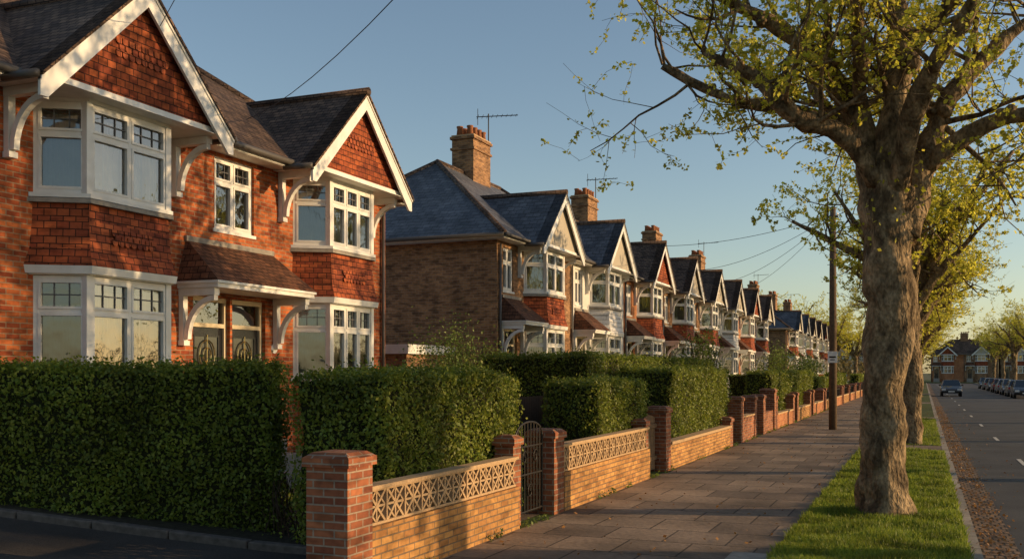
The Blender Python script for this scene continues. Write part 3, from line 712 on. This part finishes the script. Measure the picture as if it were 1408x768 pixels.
# ------------------------------------------------------------------ trees
def view2world(u, w, z): return Vector((CC * u - SS * w, SS * u + CC * w, z))
def tree(seed, limbs, trunk, leaves_per=12, leafsize=.085, dens=1.0, name='plane_tree'):
    R = random.Random(seed); q = B(); LP = []
    def smooth_path(pts):
        out = []
        n = len(pts)
        for i in range(n - 1):
            p0 = pts[max(i - 1, 0)]; p1 = pts[i]; p2 = pts[i + 1]; p3 = pts[min(i + 2, n - 1)]
            for t in (0, .25, .5, .75):
                out.append([.5 * ((2 * p1[k]) + (-p0[k] + p2[k]) * t + (2 * p0[k] - 5 * p1[k] + 4 * p2[k] - p3[k]) * t * t + (-p0[k] + 3 * p1[k] - 3 * p2[k] + p3[k]) * t ** 3) for k in range(4)])
        out.append(list(pts[-1])); return out
    def addpath(path, n, knob=.0):
        P = []; Rr = []
        for (u, w, z, r) in path:
            v = view2world(u, w, z); P.append(v); Rr.append(r * (1 + R.uniform(-knob, knob)))
        q.tube('wood', P, Rr, n); return P, Rr
    tp = smooth_path(trunk); tp2 = []
    for i in range(len(tp) - 1):
        for t in (0, .5): tp2.append([tp[i][k] * (1 - t) + tp[i + 1][k] * t for k in range(4)])
    tp2.append(tp[-1])
    V, F = q.g('wood'); o0 = len(V); addpath(tp2, 24, .0)
    for i in range(o0, len(V)):
        v = Vector(V[i]); c = noise.noise_vector(v * 1.7 + Vector((seed, 0, 0))); e = noise.noise_vector(v * 5)
        V[i] = (v.x + c.x * .10 + e.x * .05, v.y + c.y * .10 + e.y * .05, v.z)
    allseg = []
    for L in limbs:
        sp = smooth_path(L); o1 = len(V); P, Rr = addpath(sp, 10, .18)
        for i in range(o1, len(V)):
            v = Vector(V[i]); c = noise.noise_vector(v * 3.0); V[i] = (v.x + c.x * .06, v.y + c.y * .06, v.z + c.z * .05)
        allseg.append((P, Rr))
    def grow(p, dirv, length, r, lvl):
        n = 4 + (lvl == 1) * 2; pts = [p.copy()]; rr = [r]; d = dirv.normalized(); c = p.copy()
        for k in range(n):
            d = (d + Vector((R.gauss(0, .22), R.gauss(0, .22), R.gauss(.06, .2)))).normalized(); c = c + d * length / n
            pts.append(c.copy()); rr.append(max(.003, r * (1 - (k + 1) / n * .75) * (1.15 if R.random() < .2 and lvl < 2 else 1)))
        q.tube('wood', pts, rr, 6 if lvl == 1 else (4 if lvl == 2 else 3), cap=False)
        if lvl < 3:
            m = int(R.choice([4, 5, 6]) * dens) if lvl == 1 else R.choice([2, 3, 4])
            for _ in range(m):
                t = R.uniform(.25, 1.0) * n; i = min(int(t), n - 1); f = t - i; s = pts[i].lerp(pts[i + 1], f)
                dd = (pts[i + 1] - pts[i]).normalized() * .5 + Vector((R.gauss(0, 1), R.gauss(0, 1), R.gauss(.15, .8))).normalized()
                grow(s, dd, length * R.uniform(.45, .7), max(.004, rr[i] * .45), lvl + 1)
        if lvl >= 2:
            m = leaves_per // (1 if lvl == 3 else 2)
            while m > 0:
                t = R.uniform(.25, 1) * n; i = min(int(t), n - 1); s = pts[i].lerp(pts[i + 1], t - i)
                for _k in range(3):
                    LP.append((s.x + R.gauss(0, .03), s.y + R.gauss(0, .03), s.z + R.gauss(0, .03))); m -= 1
    for (P, Rr) in allseg:
        n = len(P); cnt = int(max(7, n * .75) * dens)
        for _ in range(cnt):
            t = R.uniform(.32, .999) * (n - 1); i = int(t); s = P[i].lerp(P[i + 1], t - i); ax = (P[i + 1] - P[i]).normalized()
            dd = ax * .45 + Vector((R.gauss(0, 1), R.gauss(0, 1), R.gauss(.2, .75))).normalized()
            grow(s, dd, R.uniform(1.1, 2.1), min(.05, Rr[i] * .35), 1)
        for t in (.45, .8):
            i = int(t * (n - 1)); s = P[i]
            for _ in range(2):
                dv = Vector((R.gauss(0, 1), R.gauss(0, 1), R.gauss(.3, .6))).normalized(); rb = Rr[i]
                q.tube('wood', [s, s + dv * rb * .9, s + dv * rb * 1.5, s + dv * rb * 1.8], [rb * .9, rb * .85, rb * .6, rb * .15], 8)
    for _ in range(int(120)):
        z = R.uniform(3.7, 5.2); a = R.uniform(0, 6.28); rr_ = .42
        LP.append((rr_ * math.cos(a) + .1, rr_ * math.sin(a), z))
    P = np.array(LP); leaf_add(q, 'leaves', *leaf_arrays(P, leafsize, .75))
    return single_fast(q, name, {'wood': 'bark', 'leaves': 'leaf'}, smooth=('wood',))

trunk1 = [(0, 0, -.1, .48), (-.01, 0, .18, .38), (-.02, 0, .7, .32), (.0, 0, 1.6, .30), (.04, 0, 2.4, .32), (.07, 0, 3.1, .34), (.07, 0, 3.7, .33), (.07, 0, 4.2, .35), (.06, 0, 4.6, .32)]
limbs1 = [
    [(.0, 0, 4.0, .27), (-.12, .1, 4.9, .24), (-.35, .2, 5.8, .18), (-.9, .1, 6.5, .13), (-1.7, 0, 7.0, .09), (-2.5, -.2, 7.3, .05)],
    [(-.1, -.05, 4.7, .18), (-.7, -.3, 5.3, .14), (-1.4, -.5, 5.5, .11), (-1.95, -.6, 6.0, .085), (-2.7, -.5, 6.4, .045)],
    [(.05, 0, 4.2, .29), (.1, -.1, 5.4, .24), (.22, 0, 6.8, .17), (.1, .2, 8.2, .10), (0, .2, 9.2, .05)],
    [(.25, 0, 3.9, .25), (.7, .3, 5.1, .19), (1.1, .4, 6.0, .15), (1.9, .6, 6.8, .10), (2.7, .6, 7.5, .05)],
    [(.6, .25, 4.9, .15), (1.4, -.2, 5.5, .11), (2.2, -.6, 5.6, .085), (3.0, -.9, 5.9, .05)],
    [(.05, .1, 4.3, .2), (0, 1.1, 5.5, .14), (-.3, 2.1, 6.5, .09), (-.2, 3.0, 7.3, .05)],
    [(.1, -.1, 4.4, .17), (.1, -1.0, 5.7, .13), (.4, -1.9, 6.6, .09), (.2, -2.7, 7.4, .05)],
    [(-.2, .2, 5.3, .14), (-1.0, 1.0, 6.0, .10), (-1.9, 1.5, 6.3, .075), (-2.9, 1.7, 6.9, .045)],
    [(.3, .1, 6.5, .12), (.9, -.8, 7.3, .09), (1.4, -1.4, 8.2, .045)],
    [(-.3, .1, 5.8, .13), (-.7, -.8, 6.9, .09), (-1.3, -1.0, 8.0, .045)],
]
t1 = tree(3, limbs1, trunk1, 16, .068, 1.0); t1.location = (-.52, 15.1, 0)
def limbs_rand(seed):
    R = random.Random(seed); out = []
    for i in range(9):
        a = i * 6.283 / 9 * 1.618 * 1.3 + R.uniform(-.3, .3); reach = R.uniform(2.0, 3.4); top = R.uniform(5.4, 9.0)
        z0 = R.uniform(3.5, 4.5); r0 = R.uniform(.14, .23)
        c, s_ = math.cos(a), math.sin(a)
        out.append([(0, 0, z0, r0), (c * reach * .25, s_ * reach * .25, z0 + (top - z0) * .3, r0 * .8), (c * reach * .6, s_ * reach * .6, z0 + (top - z0) * .62, r0 * .5), (c * reach, s_ * reach, top, r0 * .22)])
    return out
t2 = tree(11, limbs_rand(5), [(0, 0, -.1, .42), (0, 0, .25, .33), (.05, 0, 1.5, .27), (-.03, 0, 3, .27), (0, 0, 4.2, .31), (0, 0, 4.6, .24)], 21, .085, .95)
t2.location = (-.35, 30.2, 0)
def tdup(t, x, y, rot, sc=1):
    o = bpy.data.objects.new('plane_tree', t.data); COL.objects.link(o); o.location = (x, y, 0); o.rotation_euler = (0, 0, rot); o.scale = (sc, sc, sc); return o
for i, (y, src) in enumerate(((41, t2), (52, t1), (63.5, t2), (76, t2), (89, t1), (106, t2), (124, t2), (146, t1), (168, t2), (190, t2))):
    tdup(src, -.45, y, i * 1.9 + .7, .92 + .04 * (i % 3))
for i, (y, src) in enumerate(((15.2, t1), (25, t2), (37, t2), (49, t1), (62, t2), (84, t2), (118, t2), (140, t1), (160, t2), (180, t2))):
    tdup(src, 10.6, y, i * 2.3, 1.0)
for (x, y, s, r) in ((-11, 137, 1.05, 1), (-17, 142, 1.3, 2), (-9, 150, 1.0, 3), (-23, 150, 1.4, 4), (-14, 165, 1.3, 5)):
    tdup(t2, x, y, r, s)
q = B(); Ps = []
for i in range(420):
    x = random.uniform(-220, 260); y = random.uniform(262, 300); h = random.uniform(7, 13) + 3 * math.sin(x * .06)
    c = np.array([x, y, h * .55]); k = 45
    Ps.append(c + rng.normal(size=(k, 3)) * np.array([3.0, 3.0, h * .22]))
for i in range(120):
    x = random.uniform(-48, -12); y = random.uniform(168, 208); h = random.uniform(4, 8)
    Ps.append(np.array([x, y, h * .5]) + rng.normal(size=(60, 3)) * np.array([1.8, 1.8, h * .22]))
for i in range(90):
    x = random.uniform(-60, -24); y = random.uniform(20, 160); h = random.uniform(4, 6)
    Ps.append(np.array([x, y, h * .5]) + rng.normal(size=(70, 3)) * np.array([1.5, 1.5, h * .2]))
P = np.concatenate(Ps); P[:, 2] = np.abs(P[:, 2])
leaf_add(q, 'leaves', *leaf_arrays(P, .9, .8)); single_fast(q, 'distant_trees', {'leaves': 'far_leaf'})

def blades(name, x0, x1, y0, y1, n, h, mat='grass', bias=1.0):
    q = B(); y = y0 + (y1 - y0) * rng.random(n) ** bias; x = x0 + (x1 - x0) * rng.random(n)
    a = rng.random(n) * 6.283; hh = h * rng.uniform(.4, 1.3, n); w = .006 + .004 * rng.random(n) + (y - y0) * .0005
    hh = hh * (1 + .5 * np.sin(x * 5 + np.sin(y * 3.1)) * np.sin(y * 4.3))
    dx, dy = np.cos(a) * w, np.sin(a) * w; lx, ly = rng.normal(0, .4, n) * hh, rng.normal(0, .4, n) * hh
    V = np.stack([np.stack([x - dx, y - dy, np.zeros(n)], 1), np.stack([x + dx, y + dy, np.zeros(n)], 1), np.stack([x + lx, y + ly, hh], 1)], 1).reshape(-1, 3)
    leaf_add(q, 'b', V, np.arange(3 * n).reshape(-1, 3)); return single_fast(q, name, {'b': mat})
blades('verge_grass', -1.54, .48, 10.5, 27.6, 70000, .07, bias=1.6)
blades('verge_grass', -1.5, .46, 29.6, 46.5, 12000, .08)
blades('lawn_grass', -10.5, -6.6, 11.2, 19, 14000, .06)
q = B(); n = 2600; y = rng.uniform(9, 60, n); ph = np.sin(y * 1.7) + np.sin(y * 4.1 + 1)
keep = ph > .3; y = y[keep]; P = np.stack([-4.78 + np.abs(rng.normal(0, .03, len(y))), y, np.abs(rng.normal(0, .04, len(y)))], 1)
leaf_add(q, 'l', *leaf_arrays(P, .05)); single_fast(q, 'wall_foot_weeds', {'l': 'shrub'})
q = B(); n = 3200; P = np.stack([np.where(rng.random(n) < .7, rng.normal(.85, .14, n), rng.uniform(-4.6, 2, n)), 8 + 60 * rng.random(n) ** 1.4, np.zeros(n)], 1)
P[:, 2] = np.where(P[:, 0] < .6, .02, -.1)
leaf_add(q, 'l', *leaf_arrays(P, .055, .7, np.tile((0, 0, 1.), (n, 1)), .4)); single_fast(q, 'fallen_leaves', {'l': 'litter'})

# ------------------------------------------------------------------ garden walls
WM = dict(brickwork='brick_buff', piers='brick_pier', pier_caps='brick_pier', lattice='concrete', coping='concrete', railings='iron', lowwall='brick_orange')
def pier(b, y, h, w=.44, xc=-5.02):
    b.box('piers', xc - w / 2, xc + w / 2, y - w / 2, y + w / 2, -.05, h - .13)
    b.box('pier_caps', xc - w / 2 - .03, xc + w / 2 + .03, y - w / 2 - .03, y + w / 2 + .03, h - .13, h - .05)
    o = w / 2 + .03; i = w / 2 - .04
    b.loft('pier_caps', [(xc - o, y - o), (xc + o, y - o), (xc + o, y + o), (xc - o, y + o)], h - .05, [(xc - i, y - i), (xc + i, y - i), (xc + i, y + i), (xc - i, y + i)], h)
def lattice(b, y0, y1, z0, z1, x=-4.9):
    n = max(1, round((y1 - y0) / .36)); w = (y1 - y0) / n; H = z1 - z0
    def bar(ya, za, yb, zb, t, dx):
        d = Vector((yb - ya, zb - za)).normalized(); p = Vector((-d.y, d.x)) * t / 2
        q = [(ya + p.x, za + p.y), (yb + p.x, zb + p.y), (yb - p.x, zb - p.y), (ya - p.x, za - p.y)]
        b.extr('lattice', [(x - dx, a, c) for a, c in q], (2 * dx, 0, 0))
    b.box('lattice', x - .05, x + .05, y0, y1, z0, z0 + .025); b.box('lattice', x - .05, x + .05, y0, y1, z1 - .025, z1)
    for i in range(n):
        a = y0 + w * i; c = a + w; m = (a + c) / 2; zm = (z0 + z1) / 2
        b.box('lattice', x - .048, x + .048, a - .012, a + .012, z0 + .025, z1 - .025)
        bar(a, z0, c, z1, .028, .042); bar(a, z1, c, z0, .028, .040)
        bar(m, z0 + .02, m, z1 - .02, .022, .038); bar(a, zm, c, zm, .022, .036)
        bar(a + .01, zm, m, z1 - .02, .02, .034); bar(m, z1 - .02, c - .01, zm, .02, .032); bar(a + .01, zm, m, z0 + .02, .02, .034); bar(m, z0 + .02, c - .01, zm, .02, .032)
q = B()
pier(q, 7.95, 1.27); pier(q, 12.0, 1.19, .26)
q.box('brickwork', -5.01, -4.8, 8.17, 11.87, -.05, .54); lattice(q, 8.17, 11.87, .541, .89); q.box('coping', -5.0, -4.81, 8.17, 11.87, .891, .925)
q.finish('garden_wall', WM)
q = B(); pier(q, 13.4, 1.2, .42); pier(q, 18.6, 1.12, .24)
q.box('brickwork', -5.01, -4.8, 13.61, 18.48, -.05, .56); lattice(q, 13.61, 18.48, .561, .93); q.box('coping', -5.0, -4.81, 13.61, 18.48, .931, .965)
q.finish('garden_wall', WM)
q = B(); pier(q, 20.0, 1.32, .42); q.box('brickwork', -5.02, -4.82, 20.21, 27.1, -.05, .52); q.box('coping', -5.05, -4.78, 20.21, 27.1, .521, .58); pier(q, 27.3, .8, .4)
q.finish('garden_wall', WM)
q = B(); pier(q, 28.9, 1.32); pier(q, 31.4, 1.3); q.box('piers', -5.02, -4.82, 29.12, 31.18, -.05, .7); q.box('coping', -5.05, -4.79, 29.12, 31.18, .701, .75)
q.finish('garden_wall', WM)
q = B(); pier(q, 33.2, 1.3); pier(q, 35.6, 1.45, .5)
q.box('piers', -5.02, -4.82, 33.42, 35.35, -.05, .7)
q.finish('garden_wall', WM)
y = 36.0
for i in range(10):
    q = B(); L = 5.0; pier(q, y + .2, 1.2); pier(q, y + L + .2, 1.15)
    q.box('brickwork' if i % 2 else 'lowwall', -5.02, -4.82, y + .42, y + L - .02, -.05, .5); q.box('coping', -5.05, -4.79, y + .42, y + L - .02, .501, .56)
    if i > 2:
        for k in range(24): q.box('railings', -4.93, -4.91, y + .55 + k * .18, y + .57 + k * .18, .56, 1.05)
        q.box('railings', -4.94, -4.9, y + .42, y + L - .02, .98, 1.01)
    q.finish('garden_wall', WM); y += 6.4

def gate(y0, y1, h):
    q = B(); x = -4.98; m = (y0 + y1) / 2; w = y1 - y0
    for yy in (y0 + .02, y1 - .02): q.tube('frame', [(x, yy, .05), (x, yy, h - .15)], .016, 6)
    for z in (.12, .62, h - .3): q.tube('frame', [(x, y0, z), (x, y1, z)], .013, 6)
    q.tube('frame', [(x, m + w / 2 * math.cos(t) * .96, h - .15 + .18 * math.sin(t)) for t in np.linspace(0, math.pi, 13)], .015, 6)
    for i in range(1, 9):
        yy = y0 + w * i / 9; zt = h - .15 + .18 * math.sqrt(max(0, 1 - ((yy - m) / (w / 2)) ** 2)); q.tube('bars', [(x, yy, .1), (x, yy, zt)], .009, 5)
    for c, r, zc in ((m - .2, .11, .85), (m + .2, .11, .85), (m, .12, .38)):
        q.tube('scrolls', [(x + .015, c + r * (1 - t / 9) * math.cos(t), zc + r * (1 - t / 9) * math.sin(t)) for t in np.linspace(0, 8, 22)], .008, 5)
    return q.finish('garden_gate', dict(frame='iron', bars='iron', scrolls='iron'))
gate(12.15, 13.17, 1.3)
def wgate(y0, y1, h):
    q = B(); n = int((y1 - y0) / .12)
    for i in range(n): q.box('boards', -5.05, -5.02, y0 + .12 * i + .004, y0 + .12 * i + .116, .06, h + .06 * math.sin(math.pi * (i + .5) / n))
    for z in (.25, h - .2): q.box('rails', -5.02, -4.99, y0, y1, z, z + .08)
    q.finish('garden_gate', dict(boards='timber', rails='timber'))
wgate(18.75, 19.77, 1.1); wgate(31.65, 32.95, 1.1)
q = B(); q.box('boards', -20, -9.2, 25.0, 25.03, 0, 1.9)
for x in np.arange(-20, -9, 1.8): q.box('posts', x, x + .1, 24.9, 25.0, 0, 2.0)
q.finish('timber_fence', dict(boards='fence', posts='timber'))
q = B(); q.box('boards', -6.9, -6.87, 14.6, 20.1, 0, 1.55)
for y in np.arange(14.6, 20.1, 1.8): q.box('posts', -6.87, -6.79, y, y + .08, 0, 1.62)
q.finish('timber_fence', dict(boards='fence', posts='timber'))
q = B(); q.box('walls', -21, -12.6, 23.2, 25.9, 0, 2.5); q.box('fascia', -21.1, -12.5, 23.1, 26.0, 2.5, 2.75); q.box('door', -12.6, -12.56, 23.4, 25.7, 0, 2.15)
for z in (.5, 1.0, 1.5): q.box('door_ribs', -12.56, -12.54, 23.45, 25.65, z, z + .04)
q.finish('garage', dict(walls='brick_brown', fascia='paint', door='render_white', door_ribs='paint'))

# ------------------------------------------------------------------ poles, wires
def pole(x, y, h, sign=False):
    q = B(); q.tube('post', [(0, 0, -.1), (0, 0, h * .5), (0, 0, h)], [.14, .125, .1], 12)
    q.tube('cap', [(0, 0, h), (0, 0, h + .05)], [.115, .04], 10)
    for i in range(8): q.tube('steps', [(0, 0, 2.8 + i * .5), (.19 * (1 if i % 2 else -1), 0, 2.8 + i * .5)], .01, 5)
    q.box('bracket', -.18, .18, -.03, .03, h - .35, h - .29)
    for s in (-.15, .15): q.tube('insulators', [(s, 0, h - .29), (s, 0, h - .19)], [.03, .025], 6)
    if sign:
        q.box('notice', -.16, .16, -.16, -.14, 2.35, 2.75); q.box('notice_text', -.11, .11, -.164, -.16, 2.52, 2.58); q.box('notice_text', -.08, .08, -.164, -.16, 2.44, 2.47)
    return q.finish('telegraph_pole', dict(post='timber', cap='iron', steps='iron', bracket='iron', insulators='sign', notice='sign', notice_text='iron'), (x, y, 0), smooth=('post',))
pole(-2.95, 36.7, 7.8, True); pole(10.0, -5.5, 8.2)
def wire(p, q_, sag, r=.012):
    q = B(); p = Vector(p); e = Vector(q_)
    q.tube('w', [p.lerp(e, t) - Vector((0, 0, 4 * sag * t * (1 - t))) for t in np.linspace(0, 1, 22)], r, 4)
    q.single('overhead_wire', {'w': 'wire'})
wire((-12.0, 15.7, 6.85), (10.0, -5.5, 8.0), 1.6, .007); wire((-10.8, 11.9, 7.1), (10.0, -5.5, 7.95), .5, .006)
T = (-2.95, 36.7, 7.55)
for (e, s) in (((-10.9, 48.5, 7.0), .5), ((-10.9, 55, 6.9), .6), ((-10.9, 61.5, 6.9), .6), ((-2.9, 90, 7.6), 1.2), ((-10.9, 42.3, 7.5), .3)):
    wire(T, e, s, .01)
pole(-2.9, 90, 7.8)

# ------------------------------------------------------------------ cars
def car(col, x, y, rot):
    nm = 'car_paint_%d' % len(bpy.data.materials)
    M[nm] = newmat(nm, col, .25, .3, .6)[0]; M[nm].node_tree.nodes['Principled BSDF'].inputs['Coat Weight'].default_value = .6
    q = B(); hw = .86
    prof = [(-2.12, .32), (-2.18, .6), (-2.1, .9), (-1.75, .98), (.95, .96), (1.75, .82), (2.1, .66), (2.16, .45), (2.08, .3)]
    low = []
    for c in (1.32, -1.32):
        for t in np.linspace(0, math.pi, 7): low.append((c + .38 * math.cos(t), .3 + .36 * math.sin(t)))
    q.extr('body', [(-hw, a, c) for a, c in prof + low], (2 * hw, 0, 0))
    A = [(-.80, -1.85), (.80, -1.85), (.80, 1.05), (-.80, 1.05)]; C = [(-.62, -1.3), (.62, -1.3), (.62, .3), (-.62, .3)]
    q.loft('windows', A, .95, C, 1.42); q.loft('roof_panel', [(a * 1.03, c * 1.03) for a, c in C], 1.41, [(a * .9, c * .9) for a, c in C], 1.47)
    for (a, c) in zip(A, C): q.tube('pillars', [(a[0], a[1], .95), (c[0], c[1], 1.42)], .035, 6)
    for s in (-1, 1): q.tube('pillars', [(s * .805, -.3, .95), (s * .63, -.35, 1.42)], .03, 6)
    for yy in (1.32, -1.32):
        for s in (-1, 1):
            q.tube('tyres', [(s * .66, yy, .31), (s * .87, yy, .31)], .31, 20); q.tube('wheel_rims', [(s * .868, yy, .31), (s * .88, yy, .31)], .2, 12)
    for s in (-1, 1):
        q.box('headlights', s * .64 - .16, s * .64 + .16, 2.02, 2.16, .55, .7); q.box('tail_lights', s * .68 - .13, s * .68 + .13, -2.19, -2.1, .68, .85)
        q.box('mirrors', s * .93 - .08, s * .93 + .08, .7, .8, .93, 1.06)
    q.box('grille', -.4, .4, 2.1, 2.17, .42, .56); q.box('number_plate', -.26, .26, 2.17, 2.185, .4, .5); q.box('number_plate_rear', -.26, .26, -2.2, -2.185, .55, .66)
    q.finish('parked_car', dict(body=nm, windows='carglass', roof_panel=nm, pillars=nm, tyres='tyre', wheel_rims='rim', headlights='headlight', tail_lights='taillight', mirrors=nm, grille='tyre', number_plate='sign', number_plate_rear='sign'),
             (x, y, -.12), rot, bevel={'body': .05, 'roof_panel': .02})
car((.05, .05, .052), 2.3, 99, math.pi)
for (c, y) in (((.03, .03, .035), 93), ((.15, .15, .15), 99.5), ((.05, .05, .06), 106), ((.2, .2, .2), 113), ((.12, .03, .03), 120), ((.05, .05, .05), 128), ((.25, .24, .22), 137), ((.05, .06, .08), 147)):
    car(c, 7.7, y, math.pi if c[0] < .1 else 0)
car((.04, .045, .06), -7.6, 84, math.pi / 2)

# ------------------------------------------------------------------ sky, sun, camera
EL, AZ = math.radians(12.5), math.radians(71)
w = bpy.data.worlds.new('World'); scene.world = w; w.use_nodes = True; nt = w.node_tree
sky = nt.nodes.new('ShaderNodeTexSky'); sky.sky_type = 'NISHITA'; sky.sun_disc = False
sky.sun_elevation = EL; sky.sun_rotation = AZ; sky.air_density = 1.0; sky.dust_density = .8; sky.ozone_density = 1.0; sky.altitude = 0
nt.links.new(sky.outputs[0], nt.nodes['Background'].inputs[0]); nt.nodes['Background'].inputs[1].default_value = .15
sd = bpy.data.lights.new('sun', 'SUN'); sd.energy = 5; sd.angle = math.radians(.5); sd.color = (1, .68, .36)
so = bpy.data.objects.new('sun', sd); COL.objects.link(so)
v = Vector((math.sin(AZ) * math.cos(EL), math.cos(AZ) * math.cos(EL), math.sin(EL)))
so.rotation_euler = v.to_track_quat('Z', 'Y').to_euler(); so.location = (20, 20, 20)
cd = bpy.data.cameras.new('camera'); cam = bpy.data.objects.new('camera', cd); COL.objects.link(cam)
cd.sensor_width = 36; cd.lens = 35; cd.shift_y = 128 / 1408; cd.clip_end = 6000; cd.clip_start = .1
cam.location = (0, 0, 2.0); cam.rotation_euler = (math.pi / 2, 0, TH); scene.camera = cam
scene.view_settings.view_transform = 'Standard'; scene.view_settings.look = 'None'; scene.view_settings.exposure = 0
print('faces', sum(len(o.data.polygons) for o in bpy.data.objects if o.type == 'MESH'))
